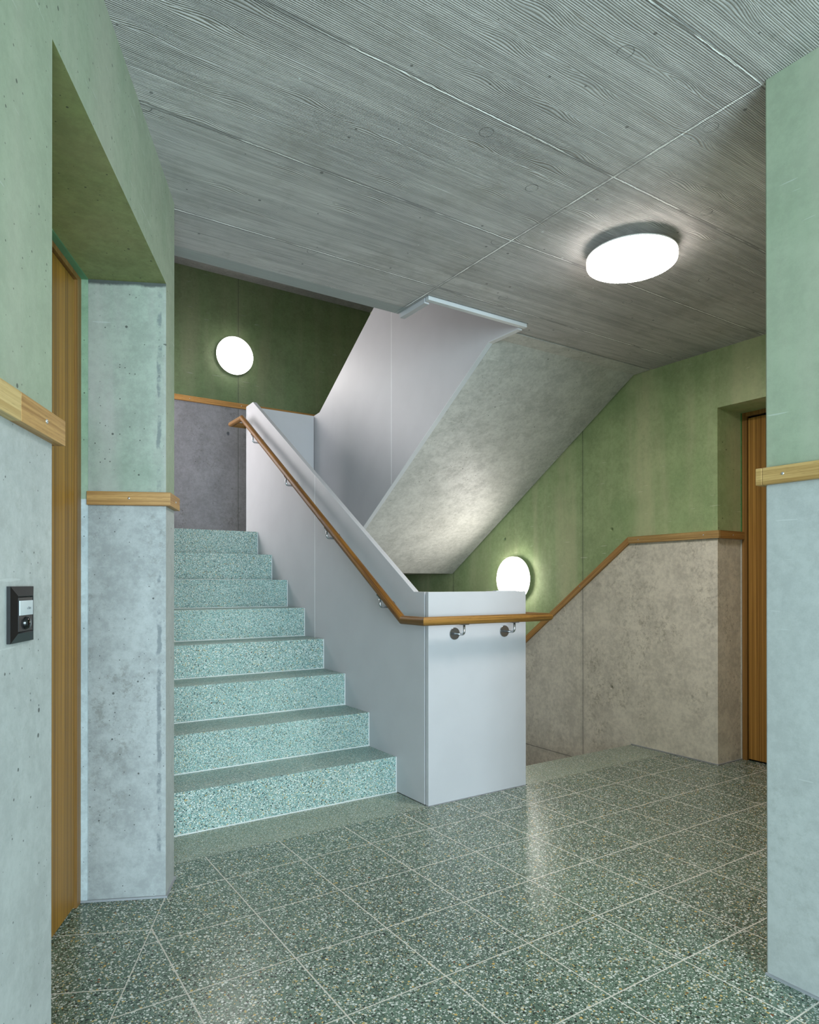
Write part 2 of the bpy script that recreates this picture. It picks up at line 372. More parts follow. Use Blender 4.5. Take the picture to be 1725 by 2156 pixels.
MAT['veneer_l'] = wood('oak_veneer_left', (0, 0, 1), (168, 122, 40), (120, 84, 20), period=0.007, seed=2.0, stretch=0.35)
MAT['veneer_r'] = wood('oak_veneer_right', (0, 0, 1), (184, 136, 66), (128, 88, 34), period=0.007, seed=4.0, stretch=0.35)
MAT['frame_w'] = wood('oak_door_frame', (0, 0, 1), (158, 116, 62), (122, 86, 40), period=0.004, seed=7.0, stretch=0.6)
dC = (DCx, DCy, 0)
MAT['oak_c'] = wood('oak_board_skewed', dC, (190, 148, 90), (148, 106, 56), seed=1.0, stretch=2.5)
MAT['oak_c2'] = wood('oak_board_skewed_pale', dC, (206, 178, 122), (176, 144, 88), seed=8.0, stretch=2.5)
MAT['oak_n'] = wood('oak_board_into_reveal', (NCx, NCy, 0), (186, 144, 88), (138, 98, 52), seed=3.0, stretch=2.5)
MAT['oak_y'] = wood('oak_board_straight', (0, 1, 0), (194, 160, 104), (150, 116, 66), seed=5.0, stretch=2.5)
MAT['oak_x'] = wood('oak_board_across', (1, 0, 0), (176, 132, 76), (132, 92, 46), seed=6.0, stretch=2.5)
MAT['oak_s'] = wood('oak_board_sloped', (0, 1, -0.745), (190, 146, 88), (148, 106, 58), seed=9.0, stretch=2.5)
MAT['rail_x'] = wood('oak_handrail_across', (1, 0, 0), (150, 108, 50), (92, 62, 24), seed=11.0, rough=0.48, stretch=2.5, period=0.006)
MAT['rail_y'] = wood('oak_handrail_level', (0, 1, 0), (134, 94, 42), (86, 56, 20), seed=12.0, rough=0.48, stretch=2.5, period=0.006)
MAT['rail_s'] = wood('oak_handrail_sloped', (0, 1, 0.648), (142, 96, 32), (84, 50, 12), seed=13.0, rough=0.48, stretch=2.5, period=0.006)
MAT['rail_u'] = wood('oak_handrail_upper', (0, 1, -0.648), (142, 96, 32), (84, 50, 12), seed=14.0, rough=0.48, stretch=2.5, period=0.006)
MAT['glow_ceiling'] = glow('lit_diffuser_ceiling', LAMP_CEIL)
MAT['glow_wall'] = glow('lit_diffuser_wall', LAMP_WALL)
MAT['glow_back'] = glow('lit_diffuser_back', LAMP_BACK)
MAT['rim_ceiling'] = glow('lit_rim_ceiling', RIM_CEIL)
MAT['rim_wall'] = glow('lit_rim_wall', RIM_WALL)
MAT['rim_back'] = glow('lit_rim_back', RIM_BACK)
MAT['lamp_metal'] = plain('white_lamp_metal', (214, 214, 212), 0.4)
MAT['glass'] = N('window_glass').m
_g = MAT['glass'].node_tree.nodes['Principled BSDF']; _g.inputs['Transmission Weight'].default_value = 1.0; _g.inputs['Roughness'].default_value = 0.0; _g.inputs['IOR'].default_value = 1.1
MAT['outer'] = plain('plain_render', (150, 150, 148), 0.8)

# ------------------------------------------------------------------ mesh helpers
class MB:
    def __init__(s): s.bm = bmesh.new(); s.mats = []
    def mi(s, m):
        if m is None: return 0
        if m not in s.mats: s.mats.append(m)
        return s.mats.index(m)
    def prism(s, poly, axis, lo, hi, m=None):
        """extrude a 2-D polygon along axis; poly gives the two other coordinates in x,y,z order"""
        def P(p, h):
            if axis == 'x': return (h, p[0], p[1])
            if axis == 'y': return (p[0], h, p[1])
            return (p[0], p[1], h)
        a = [s.bm.verts.new(P(p, lo)) for p in poly]; b = [s.bm.verts.new(P(p, hi)) for p in poly]
        k = s.mi(m); fs = [s.bm.faces.new(a), s.bm.faces.new(b[::-1])]
        for i in range(len(poly)):
            j = (i + 1) % len(poly); fs.append(s.bm.faces.new((a[j], a[i], b[i], b[j])))
        for f in fs: f.material_index = k
        return fs
    def box(s, x0, x1, y0, y1, z0, z1, m=None): return s.prism([(x0, y0), (x1, y0), (x1, y1), (x0, y1)], 'z', z0, z1, m)
    def cbox(s, t0, t1, o0, o1, z0, z1, m=None):
        return s.prism([cp(t0, o0)[:2], cp(t1, o0)[:2], cp(t1, o1)[:2], cp(t0, o1)[:2]], 'z', z0, z1, m)
    def cyl(s, a, b, r, r2=None, seg=32, m=None):
        a, b = Vector(a), Vector(b); d = (b - a).normalized(); r2 = r if r2 is None else r2
        u = d.orthogonal().normalized(); v = d.cross(u); k = s.mi(m)
        A = [s.bm.verts.new(a + (u * math.cos(q) + v * math.sin(q)) * r) for q in [2 * math.pi * i / seg for i in range(seg)]]
        B = [s.bm.verts.new(b + (u * math.cos(q) + v * math.sin(q)) * r2) for q in [2 * math.pi * i / seg for i in range(seg)]]
        fs = [s.bm.faces.new(A[::-1]), s.bm.faces.new(B)]
        for i in range(seg):
            j = (i + 1) % seg; f = s.bm.faces.new((A[i], A[j], B[j], B[i])); f.smooth = True; fs.append(f)
        for f in fs: f.material_index = k
    def lathe(s, prof, base, d, seg=64, m=None):
        """revolve (radius, distance) pairs about axis d through base"""
        base, d = Vector(base), Vector(d).normalized(); u = d.orthogonal().normalized(); v = d.cross(u); k = s.mi(m); rings = []
        for r, h in prof:
            if r < 1e-6: rings.append([s.bm.verts.new(base + d * h)])
            else: rings.append([s.bm.verts.new(base + d * h + (u * math.cos(2 * math.pi * i / seg) + v * math.sin(2 * math.pi * i / seg)) * r) for i in range(seg)])
        for A, B in zip(rings, rings[1:]):
            for i in range(seg):
                j = (i + 1) % seg
                if len(A) == 1 and len(B) == 1: continue
                if len(A) == 1: f = s.bm.faces.new((A[0], B[j], B[i]))
                elif len(B) == 1: f = s.bm.faces.new((A[i], A[j], B[0]))
                else: f = s.bm.faces.new((A[i], A[j], B[j], B[i]))
                f.smooth = True; f.material_index = k
    def tube(s, pts, r, mats=None, seg=24, cap=True):
        """tube through pts with mitred corners; mats gives a material per segment"""
        pts = [Vector(p) for p in pts]; n = len(pts)
        dirs = [(pts[i + 1] - pts[i]).normalized() for i in range(n - 1)]
        u = dirs[0].orthogonal().normalized(); prev = None; first = None
        for i in range(n - 1):
            d = dirs[i]
            if i: u = dirs[i - 1].rotation_difference(d) @ u
            u = (u - d * u.dot(d)).normalized(); v = d.cross(u)
            def ring(p, nrm):
                out = []
                for q in range(seg):
                    a = 2 * math.pi * q / seg; off = (u * math.cos(a) + v * math.sin(a)) * r
                    out.append(p + off - d * (off.dot(nrm) / d.dot(nrm)))
                return out
            n0 = d if i == 0 else (dirs[i - 1] + d).normalized(); n1 = d if i == n - 2 else (d + dirs[i + 1]).normalized()
            A = [s.bm.verts.new(p) for p in ring(pts[i], n0)]; B = [s.bm.verts.new(p) for p in ring(pts[i + 1], n1)]
            k = s.mi(mats[i] if isinstance(mats, (list, tuple)) else mats)
            for q in range(seg):
                w_ = (q + 1) % seg; f = s.bm.faces.new((A[q], A[w_], B[w_], B[q])); f.smooth = True; f.material_index = k
            if i == 0 and cap: s.bm.faces.new(A[::-1]).material_index = k
            if i == n - 2 and cap: s.bm.faces.new(B).material_index = k
    def build(s, name, mat=None, parent=None, bevel=0.0, loc=None):
        bmesh.ops.recalc_face_normals(s.bm, faces=s.bm.faces)
        me = bpy.data.meshes.new(name)
        o = bpy.data.objects.new(name, me); C.objects.link(o)
        base = Vector((0, 0, 0))
        if loc is not None: base = Vector(loc); o.location = base
        if parent is not None:
            base = world_loc(parent)
            o.parent = parent
        for v in s.bm.verts: v.co -= base
        s.bm.to_mesh(me); s.bm.free()
        if mat is not None and not s.mats: me.materials.append(mat)
        for m in s.mats: me.materials.append(m)
        if bevel:
            b = o.modifiers.new('bevel', 'BEVEL'); b.width = bevel; b.segments = 2; b.limit_method = 'ANGLE'; b.angle_limit = rad(40)
        return o

def world_loc(o):
    v = Vector(o.location)
    while o.parent is not None: o = o.parent; v += Vector(o.location)
    return v
def tag(o, label=None, cat=None, group=None, kind=None):
    if label: o['label'] = label
    if cat: o['category'] = cat
    if group: o['group'] = group
    if kind: o['kind'] = kind
    return o
def thing(name, loc, label, cat, group=None):
    o = bpy.data.objects.new(name, None); o.empty_display_size = 0.1; C.objects.link(o); o.location = loc
    return tag(o, label, cat, group)
def struct(mb, name, mat=None, label=None, bevel=0.0, parent=None):
    o = mb.build(name, mat, parent=parent, bevel=bevel)
    if parent is None: o['kind'] = 'structure'
    if label: o['label'] = label
    return o
def bore(o, holes, r=0.016, depth=0.022):
    """drill shallow formwork tie holes: list of (point on face, inward direction)"""
    mb = MB()
    for p, d in holes: mb.cyl(Vector(p) - Vector(d) * 0.01, Vector(p) + Vector(d) * depth, r, r * 0.85, 24)
    c = mb.build('cutter', None)
    md = o.modifiers.new('tie_holes', 'BOOLEAN'); md.object = c; md.operation = 'DIFFERENCE'; md.solver = 'EXACT'
    bpy.context.view_layer.update()
    dg = bpy.context.evaluated_depsgraph_get()
    me = bpy.data.meshes.new_from_object(o.evaluated_get(dg)); o.modifiers.clear(); o.data = me
    bpy.data.objects.remove(c)

# ------------------------------------------------------------------ the setting
# floor: main tiles, skewed tiles in the left doorway, fine strip along the stair edge
mb = MB()
far = 7.2
ZB = -0.46
mb.prism([cp(far)[:2], (2.2, cp(far)[1]), (2.2, YN - 0.02), (4.0, YN - 0.02), (4.0, YP - 0.0), (XS + 0.0, YP), (X2 + 0.016, YP), (XS, YP), (cp(0)[0], YP), cp(0)[:2]][:5] + [(cp(0)[0], YP), cp(0)[:2]], 'z', ZB, 0.0, MAT['tile'])
mb.cbox(-0.0, far, 0.0, 0.75, ZB, 0.0, MAT['tile_skew'])
mb.box(KX - 0.2, XS, YP, Y0, ZB, 0.0, MAT['strip'])
mb.box(X2 + 0.016, 3.7, YP, Y0, ZB, 0.0, MAT['strip'])
struct(mb, 'floor', label='green terrazzo tile floor with pale joints and a finer strip along the stairs')

# ceiling slab over the hall, notched round the stair void
mb = MB()
mb.prism([(-4.0, -3.7), (4.3, -3.7), (4.3, 2.698), (2.4905, 2.698), (2.4905, YP - 0.007), (1.846, YP - 0.007), (1.846, 2.84), (KX - 0.3, 2.84), (-4.0, 2.84)], 'z', ZC, STOREY, MAT['ceiling'])
struct(mb, 'ceiling', label='board-marked grey concrete ceiling over the hall')
mb = MB(); mb.box(-1.0, 4.3, -3.7, 6.8, 5.3, 5.45)
struct(mb, 'ceiling_upper', MAT['soffit'])
mb = MB(); mb.box(-1.0, 4.3, 1.6, 6.8, -3.1, -2.88)
struct(mb, 'floor_lower', MAT['strip'])

# left wall, skewed, with the door recess
mb = MB()
nm, rv_ = MAT['wall_near'], MAT['reveal']
mb.cbox(C1, 7.2, 0, 0.5, 0, ZC + 0.02, nm)
mb.cbox(C0, C1, 0.0, 0.5, TC, ZC + 0.02, nm)
pil = [cp(0)[:2], cp(C0)[:2], cp(C0, 0.5)[:2], (KX - 0.35, KY + 0.12), (KX, KY + 0.12)]
mb.prism(pil, 'z', 0, ZC + 0.02, nm)
o = mb.build('wall_left'); o['kind'] = 'structure'; o['label'] = 'skewed concrete wall on the left, glazed green above bare grey, with a door recess'
# the reveal and the soffit of the recess have a look of their own
o.data.materials.append(rv_); o.data.materials.append(MAT['lintel'])
for p in o.data.polygons:
    nrm = p.normal; c = p.center
    rel = Vector((c.x - KX, c.y - KY)); tt = -(rel.x * DCx + rel.y * DCy); oo = rel.x * NCx + rel.y * NCy
    if abs(nrm.z) > 0.9 and abs(c.z - TC) < 0.01: p.material_index = 2
    elif abs(nrm.z) < 0.1 and abs(tt - C0) < 0.02 and abs(nrm.x * DCx + nrm.y * DCy) > 0.9 and oo > 0.05: p.material_index = 1

mb = MB(); mb.box(KX - 0.30, KX, KY + 0.10, 5.10, -3.0, 5.3); mb.box(KX - 0.30, KX, 6.12, 6.6, -3.0, 5.3)
mb.box(KX - 0.30, KX, 5.10, 6.12, -3.0, 1.74); mb.box(KX - 0.30, KX, 5.10, 6.12, 3.78, 5.3)
struct(mb, 'wall_stair_left', MAT['soffit_pale'], label='hidden concrete wall along the left side of the stairs')
mb = MB()
for y0, y1 in ((5.10, 5.15), (6.07, 6.12)): mb.box(KX - 0.26, KX - 0.20, y0, y1, 1.74, 3.78)
mb.box(KX - 0.26, KX - 0.20, 5.10, 6.12, 1.74, 1.79); mb.box(KX - 0.26, KX - 0.20, 5.10, 6.12, 3.73, 3.78)
win2 = struct(mb, 'window_2', MAT['metal'])
mb = MB(); mb.box(KX - 0.235, KX - 0.225, 5.15, 6.07, 1.79, 3.73); struct(mb, 'pane', MAT['glass'], parent=win2)
# near right wall block
mb = MB(); mb.box(XN, 4.3, -3.5, YN, 0, ZC + 0.02)
struct(mb, 'wall_right', MAT['wall_near'], 'near concrete wall end at the right edge, pale green above pale grey', bevel=0.004)
# right wall of the stairwell with the second door recess
mb = MB()
mb.prism([(YB + 0.3, -3.0), (YB + 0.3, 5.3), (YN - 0.02, 5.3), (YN - 0.02, 0.0), (1.16, 0.0), (1.16, ZD), (YR1, ZD), (YR1, -3.0)], 'x', XR, 4.3)
o = struct(mb, 'wall_stair_right', None, 'concrete stairwell wall on the right, green glaze above a sloping oak rail and stained grey below')
o.data.materials.append(MAT['wall_stair'])
bore(o, [((XR, 3.016, 1.419), (1, 0, 0)), ((XR, 4.081, 1.414), (1, 0, 0)), ((XR, 3.018, 0.354), (1, 0, 0)), ((XR, 4.081, 2.44), (1, 0, 0))])
# back wall
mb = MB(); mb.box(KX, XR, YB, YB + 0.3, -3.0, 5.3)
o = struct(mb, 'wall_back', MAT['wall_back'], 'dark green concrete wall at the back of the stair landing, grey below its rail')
bore(o, [((2.118, YB, 2.477), (0, 1, 0))], r=0.018)
# front wall behind the viewer, with the daylight window
mb = MB()
mb.box(-4.0, -1.95, -3.6, -3.4, 0, ZC + 0.02); mb.box(1.05, 2.2, -3.6, -3.4, 0, ZC + 0.02)
mb.box(-1.95, 1.05, -3.6, -3.4, 2.32, ZC + 0.02); mb.box(-1.95, 1.05, -3.6, -3.4, 0, 0.12)
struct(mb, 'wall_front', MAT['outer'])
mb = MB()
for x0, x1 in ((-1.95, -1.89), (-0.98, -0.93), (0.0, 0.05), (0.99, 1.05)): mb.box(x0, x1, -3.52, -3.46, 0.12, 2.32)
mb.box(-1.95, 1.05, -3.52, -3.46, 0.12, 0.18); mb.box(-1.95, 1.05, -3.52, -3.46, 2.26, 2.32)
win = struct(mb, 'window_1', MAT['metal'])
mb = MB(); mb.box(-1.89, 0.99, -3.495, -3.485, 0.18, 2.26); struct(mb, 'pane', MAT['glass'], parent=win)
# closing walls of the storeys above and below
mb = MB(); mb.box(KX - 0.3, 4.3, -0.2, 0.0, STOREY, 5.3); struct(mb, 'wall_upper_front', MAT['outer'])
mb = MB(); mb.box(KX - 0.3, 4.3, 1.4, 1.6, -3.0, ZB); struct(mb, 'wall_lower_front', MAT['outer'])
mb = MB(); mb.box(KX - 0.5, KX - 0.3, -0.2, 3.0, STOREY, 5.3); struct(mb, 'wall_upper_left', MAT['outer'])
mb = MB(); mb.box(KX - 0.5, KX, 1.5, 3.0, -3.0, ZB); struct(mb, 'wall_lower_left', MAT['outer'])
mb = MB(); mb.box(XR, 4.3, 1.4, YR1, -3.0, ZB); struct(mb, 'wall_lower_right', MAT['outer'])

# thin grey floor seals where walls meet the floor
def seal(pts_fn, name):
    mb = MB(); pts_fn(mb); struct(mb, name, MAT['skirt'])
seal(lambda m: (m.cbox(-0.004, C0, -0.006, 0.0, 0, 0.007), m.cbox(C0, C0 + 0.006, -0.006, 0.27, 0, 0.007)), 'baseboard_left')
seal(lambda m: (m.box(XR - 0.006, XR, YR1, Y0, 0, 0.006), m.box(XR - 0.006, XD, YR1 - 0.006, YR1, 0, 0.006)), 'baseboard_stair')
seal(lambda m: m.box(XN - 0.006, XN, -3.4, YN, 0, 0.006), 'baseboard_right')

# ------------------------------------------------------------------ doors
door = MB()
door.cbox(C0 + 0.052, C1 + 0.25, 0.276, 0.32, 0.010, 2.036)
d1 = door.build('door_1', MAT['veneer_l'], loc=cp(0.7, 0.3, 0)); d1['kind'] = 'structure'; d1['label'] = 'tall oak veneer door in the recess of the left wall'
mb = MB(); mb.cbox(C0 - 0.02, C0 + 0.040, 0.27, 0.33, 0.0, TC + 0.02); mb.cbox(C0 + 0.040, C1 + 0.25, 0.27, 0.33, 2.045, TC + 0.02)
mb.build('door_frame', MAT['frame_w'], parent=d1)
mb = MB(); mb.cbox(C0 + 0.038, C0 + 0.054, 0.290, 0.335, 0.0, 2.05); mb.cbox(C0 + 0.04, C1 + 0.25, 0.290, 0.335, 2.030, 2.050); mb.cbox(C0 + 0.04, C1 + 0.25, 0.283, 0.335, 0.0, 0.014)
mb.cbox(C0 - 0.1, C1 + 0.4, 0.33, 0.36, -0.0, TC + 0.1)
mb.build('shadow_gap', MAT['gap'], parent=d1)
mb = MB(); mb.cbox(C0, C0 + 0.0035, 0.249, 0.270, 0.0, TC - 0.002, concrete('edge_strip_paint', (196, 208, 212), (142, 168, 142), band=1.335, stain=0.1, streak=0.5))
mb.cbox(C0, C1, 0.249, 0.270, TC - 0.0035, TC, plain('green_edge_paint', (98, 150, 112), 0.5, var=0.2))
mb.build('edge_strip', parent=d1)

door = MB(); door.box(XD + 0.006, XD + 0.05, 1.19, YR1 - 0.040, 0.010, 2.040)
d2 = door.build('door_2', MAT['veneer_r'], loc=(XD + 0.03, 1.7, 0)); d2['kind'] = 'structure'; d2['label'] = 'oak veneer door in the recess at the far right'
mb = MB(); mb.box(XD, XD + 0.06, YR1 - 0.032, YR1, 0, ZD + 0.01); mb.box(XD, XD + 0.06, 1.0, YR1 - 0.032, 2.052, ZD + 0.01); mb.box(XD, XD + 0.06, 1.1, 1.18, 0, ZD + 0.01)
mb.build('door_frame', MAT['frame_w'], parent=d2)
mb = MB(); mb.box(XD + 0.02, XD + 0.07, YR1 - 0.042, YR1 - 0.030, 0, 2.055); mb.box(XD + 0.02, XD + 0.07, 1.1, YR1 - 0.03, 2.036, 2.056); mb.box(XD + 0.02, XD + 0.07, 1.1, YR1 - 0.03, 0, 0.014)
mb.box(XD + 0.06, XD + 0.09, 1.0, YR1 + 0.05, -0.02, ZD + 0.05)
mb.build('shadow_gap', MAT['gap'], parent=d2)
mb = MB(); mb.box(XD - 0.008, XD, YR1 - 0.004, YR1, 0, ZD, concrete('edge_strip_paint_right', (206, 206, 200), (84, 140, 84), band=1.335, stain=0.1, streak=0.2))
mb.build('edge_strip', parent=d2)

# ------------------------------------------------------------------ stairs
# terrazzo flight up on the left
st = thing('staircase', (XL + 0.6, Y0, 0), 'flight of eight green terrazzo steps rising on the left beside the grey balustrade', 'stairs')
for k in range(8):
    y = Y0 + k * T
    mb = MB(); mb.box(XL + 0.002, XS - 0.0045, y, y + T + (0.02 if k < 7 else 0.05), k * R, (k + 1) * R)
    s = mb.build('step', MAT['step'], parent=st, bevel=0.0018)
    mb = MB()
    mb.box(XS - 0.0045, XS, y + 0.0005, y + T, k * R, (k + 1) * R - 0.002)      # pale joint to the balustrade
    mb.box(XL + 0.002, XS, y - 0.003, y + 0.001, k * R, k * R + 0.0045)         # pale joint at the foot of the riser
    mb.build('joint_seal', MAT['grout'], parent=s)
mb = MB()
mb.prism([(Y0 + 0.01, -0.20), (Y0 + 7 * T, 7 * R - 0.20 - 0.02), (Y0 + 8 * T, ZL + 0.02), (Y0 + 8 * T, 7 * R), (Y0 + 0.01, 0.0)], 'x', XL + 0.002, XS - 0.004)
mb.build('stair_slab', MAT['soffit'], parent=st)

def landing(zt, label, th=0.297, m='soffit'):
    t = thing('stair_landing', (2.1, 5.6, zt - th), label, 'landing')
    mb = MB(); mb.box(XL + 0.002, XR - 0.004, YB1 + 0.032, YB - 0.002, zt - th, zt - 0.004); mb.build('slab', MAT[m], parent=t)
    mb = MB(); mb.box(XL + 0.002, XR - 0.004, YB1 + 0.032, YB - 0.002, zt - 0.004, zt); mb.build('paving', MAT['strip'], parent=t)
    return t
landing(8 * R, 'half-way landing at the top of the terrazzo steps, below the green back wall')
landing(8 * R + STOREY, 'concrete landing soffit, coloured dark for its shade, high above the back wall', th=0.352, m='soffit_shaded')
landing(8 * R - STOREY, 'lower landing hidden down the stairwell')

# concrete flight on the right: soffit seen from below, terrazzo steps above
def right_flight(dz, label):
    t = thing('stair_flight', (3.08, 3.8, ZL + dz), label, 'stairs')
    x0, x1 = X2 + 0.014, XR - 0.010
    prof = [(2.708, 2.4135), (2.828, 2.4135), (4.757, ZL), (YB1 + 0.03, ZL), (YB1 + 0.03, 8 * R)]
    for k in range(8):
        yk = Y0 + (8 - k) * T - T
        prof += [(yk + 0.0, (8 + k) * R) if k else (YB1 - 0.05, 8 * R), (yk, (9 + k) * R - 0.0)] if k == 0 else [(yk, (8 + k) * R), (yk, (9 + k) * R)]
    prof = [(2.708, 2.4135), (2.828, 2.4135), (4.757, ZL), (YB1 + 0.03, ZL), (YB1 + 0.03, 8 * R - 0.004)]
    for k in range(7):
        yk = Y0 + (7 - k) * T
        prof += [(yk, (8 + k) * R - (0.004 if k == 0 else 0)), (yk, (9 + k) * R)]
    prof += [(Y0 - 0.004, 15 * R), (Y0 - 0.004, 16 * R - 0.006), (2.708, 16 * R - 0.006)]
    mb = MB(); mb.prism([(a, min(b, 16 * R - 0.006) + dz) for a, b in prof], 'x', x0, x1)
    mb.build('flight_slab', MAT['soffit'], parent=t)
    return t
right_flight(0.0, 'smooth concrete underside of the upper stair flight sloping up over the right side')
right_flight(-STOREY, 'stair flight descending behind the balustrade on the right')
# left flight of the next storey (only its far underside could show)
t = thing('stair_flight', (1.25, 3.8, STOREY), 'left flight of the next storey above the slab edge', 'stairs')
mb = MB(); mb.prism([(2.845, STOREY), (2.845, ZC + 0.01), (4.95, 3.968), (5.075, 3.968), (5.075, 4.3)], 'x', XL + 0.002, XS - 0.002); mb.build('flight_slab', MAT['soffit'], parent=t)

# ------------------------------------------------------------------ sheet metal balustrades
ZT = 2.43
bal = thing('balustrade', (2.0, YP + 0.05, 0), 'grey sheet-metal balustrade beside the terrazzo steps, closed at front and back', 'balustrade')
XF = XS + 0.030
top = [(2.702, 1.015), (4.862, ZT), (5.0, ZT - 0.012)]
SEAM = 3.797
def ztop(y): return 1.015 + (y - 2.702) * (ZT - 1.015) / (4.862 - 2.702)
YS0 = YP + 0.031
low = 0.0
mb = MB(); mb.prism([(YS0, 0.002), (SEAM - 0.001, 0.002), (SEAM - 0.001, ztop(SEAM)), (2.702, 1.015), (YS0, 1.015)], 'x', XS, XF)
mb.build('side_panel', MAT['metal'], parent=bal, bevel=0.0015)
mb = MB(); mb.prism([(SEAM + 0.001, 0.10), (4.0, 0.12), (4.99, 0.90), (4.99, ZT - 0.004), (4.862, ZT), (SEAM + 0.001, ztop(SEAM))], 'x', XS, XF)
mb.build('side_panel', MAT['metal'], parent=bal, bevel=0.0015)
mb = MB(); mb.box(XS - 0.0004, XS + 0.01, SEAM - 0.0016, SEAM + 0.0016, 0.12, ztop(SEAM) - 0.001)
mb.build('seam', MAT['seam'], parent=bal)
mb = MB(); mb.prism([(4.986, 0.9), (4.999, 0.9), (4.999, ZT - 0.010), (4.986, ZT - 0.004)], 'x', XS - 0.0015, XF + 0.001)
mb.build('end_trim', MAT['metal_edge'], parent=bal)
mb = MB(); mb.box(XS + 0.001, X2, YP, YP + 0.024, 0.003, 1.015)
mb.build('front_panel', MAT['metal'], parent=bal, bevel=0.0015)
mb = MB(); mb.box(XS + 0.008, XF, YP + 0.020, YS0 + 0.002, 0.003, 1.010)
mb.build('corner_gap', MAT['gap'], parent=bal)
mb = MB(); mb.box(X2 - 0.20, X2 - 0.06, YP + 0.003, YP + 0.030, 1.0145, 1.019)
mb.build('clip_plate', MAT['metal_edge'], parent=bal)
mb = MB(); mb.box(XF, X2 - 0.027, YB1, YB1 + 0.026, 0.80, 2.445)
mb.build('back_panel', MAT['metal'], parent=bal, bevel=0.0015)
mb = MB(); mb.box(X2 - 0.024, X2, YP + 0.026, YP + 0.29, -0.46, 1.013)
mb.prism([(YP + 0.29, -0.46), (YB1, -2.02), (YB1, -0.42), (YP + 0.29, 1.013 )], 'x', X2 - 0.024, X2)
mb.build('descending_panel', MAT['metal'], parent=bal, bevel=0.0015)
mb = MB(); mb.box(XS, X2, YP, YP + 0.024, -0.48, 0.001); mb.build('fascia', MAT['metal'], parent=bal)

# balustrade of the upper flight: big sloping panels in front of the soffit
b2 = thing('balustrade', (2.46, 4.0, 2.4), 'large pale grey sheet-metal panel along the side of the upper flight', 'balustrade')
xa, xb = X2 - 0.022, X2 + 0.005
SU = -0.643
def zl(y): return 2.402 + (y - 2.848) * (1.461 - 2.402) / (4.259 - 2.848)
def zu(y): return 2.456 + (y - 4.955) * (3.025 - 2.456) / (4.077 - 4.955)
S2 = 3.858
mb = MB(); mb.prism([(S2 + 0.001, zl(S2)), (YB1 + 0.02, zl(YB1 + 0.02)), (YB1 + 0.02, 2.447), (4.955, 2.456), (S2 + 0.001, zu(S2))], 'x', xa, xb)
mb.build('panel', MAT['metal'], parent=b2, bevel=0.001)
mb = MB(); mb.prism([(YP + 0.034, 2.399), (2.848, 2.399), (S2 - 0.001, zl(S2)), (S2 - 0.001, zu(S2)), (2.85, zu(2.85)), (YP + 0.034, zu(2.85))], 'x', xa, xb)
mb.build('panel', MAT['metal'], parent=b2, bevel=0.001)
mb = MB(); mb.box(xa - 0.0004, xa + 0.01, S2 - 0.002, S2 + 0.002, zl(S2) + 0.002, zu(S2) - 0.002)
mb.build('seam', MAT['seam'], parent=b2)
mb = MB(); mb.prism([(YP + 0.034, 2.399), (YP + 0.034, 2.392), (2.850, 2.392), (YB1, zl(YB1) - 0.009), (YB1, zl(YB1)), (2.848, 2.399)], 'x', xa - 0.0015, xb + 0.002)
mb.build('edge_trim', MAT['metal_edge'], parent=b2)
# balustrade of the upper floor, hanging just under the slab edge
b3 = thing('balustrade', (2.1, YP + 0.02, 2.39), 'grey metal edge of the upper floor balustrade framing the ceiling notch', 'balustrade')
mb = MB(); mb.box(XS + 0.004, X2 + 0.012, YP + 0.002, YP + 0.026, 2.399, 3.89); mb.build('front_panel', MAT['metal_edge'], parent=b3)
mb = MB(); mb.prism([(YP + 0.034, 2.393), (2.83, 2.393), (2.83, 2.45), (5.05, 4.02), (5.05, 5.2), (2.70, 3.895), (YP + 0.034, 3.895)], 'x', XS + 0.002, XS + 0.030)
mb.build('side_panel', MAT['metal'], parent=b3)

# ------------------------------------------------------------------ handrail
xr, rr = XS - 0.075, 0.0205
rail_z, rail_y = 0.881, YP - 0.075
xo = X2 + 0.082
path = [(xo, 3.60, 0.881 - 0.88 * 0.655 + 0.02), (xo, 2.74, rail_z), (xo, rail_y, rail_z), (xr, rail_y, rail_z), (xr, 2.690, rail_z), (xr, 4.887, 2.304), (xr, 5.122, 2.304), (xo, 5.122, 2.304), (xo, 4.93, 2.40), (xo, 3.30, 3.46)]
pm = [MAT['rail_s'], MAT['rail_y'], MAT['rail_x'], MAT['rail_y'], MAT['rail_s'], MAT['rail_y'], MAT['rail_x'], MAT['rail_u'], MAT['rail_u']]
hr = thing('handrail', (xr, rail_y, 0.86), 'round oak handrail on steel brackets running round the grey balustrade', 'handrail')
mb = MB(); mb.tube(path, rr, pm); mb.build('rail', parent=hr)

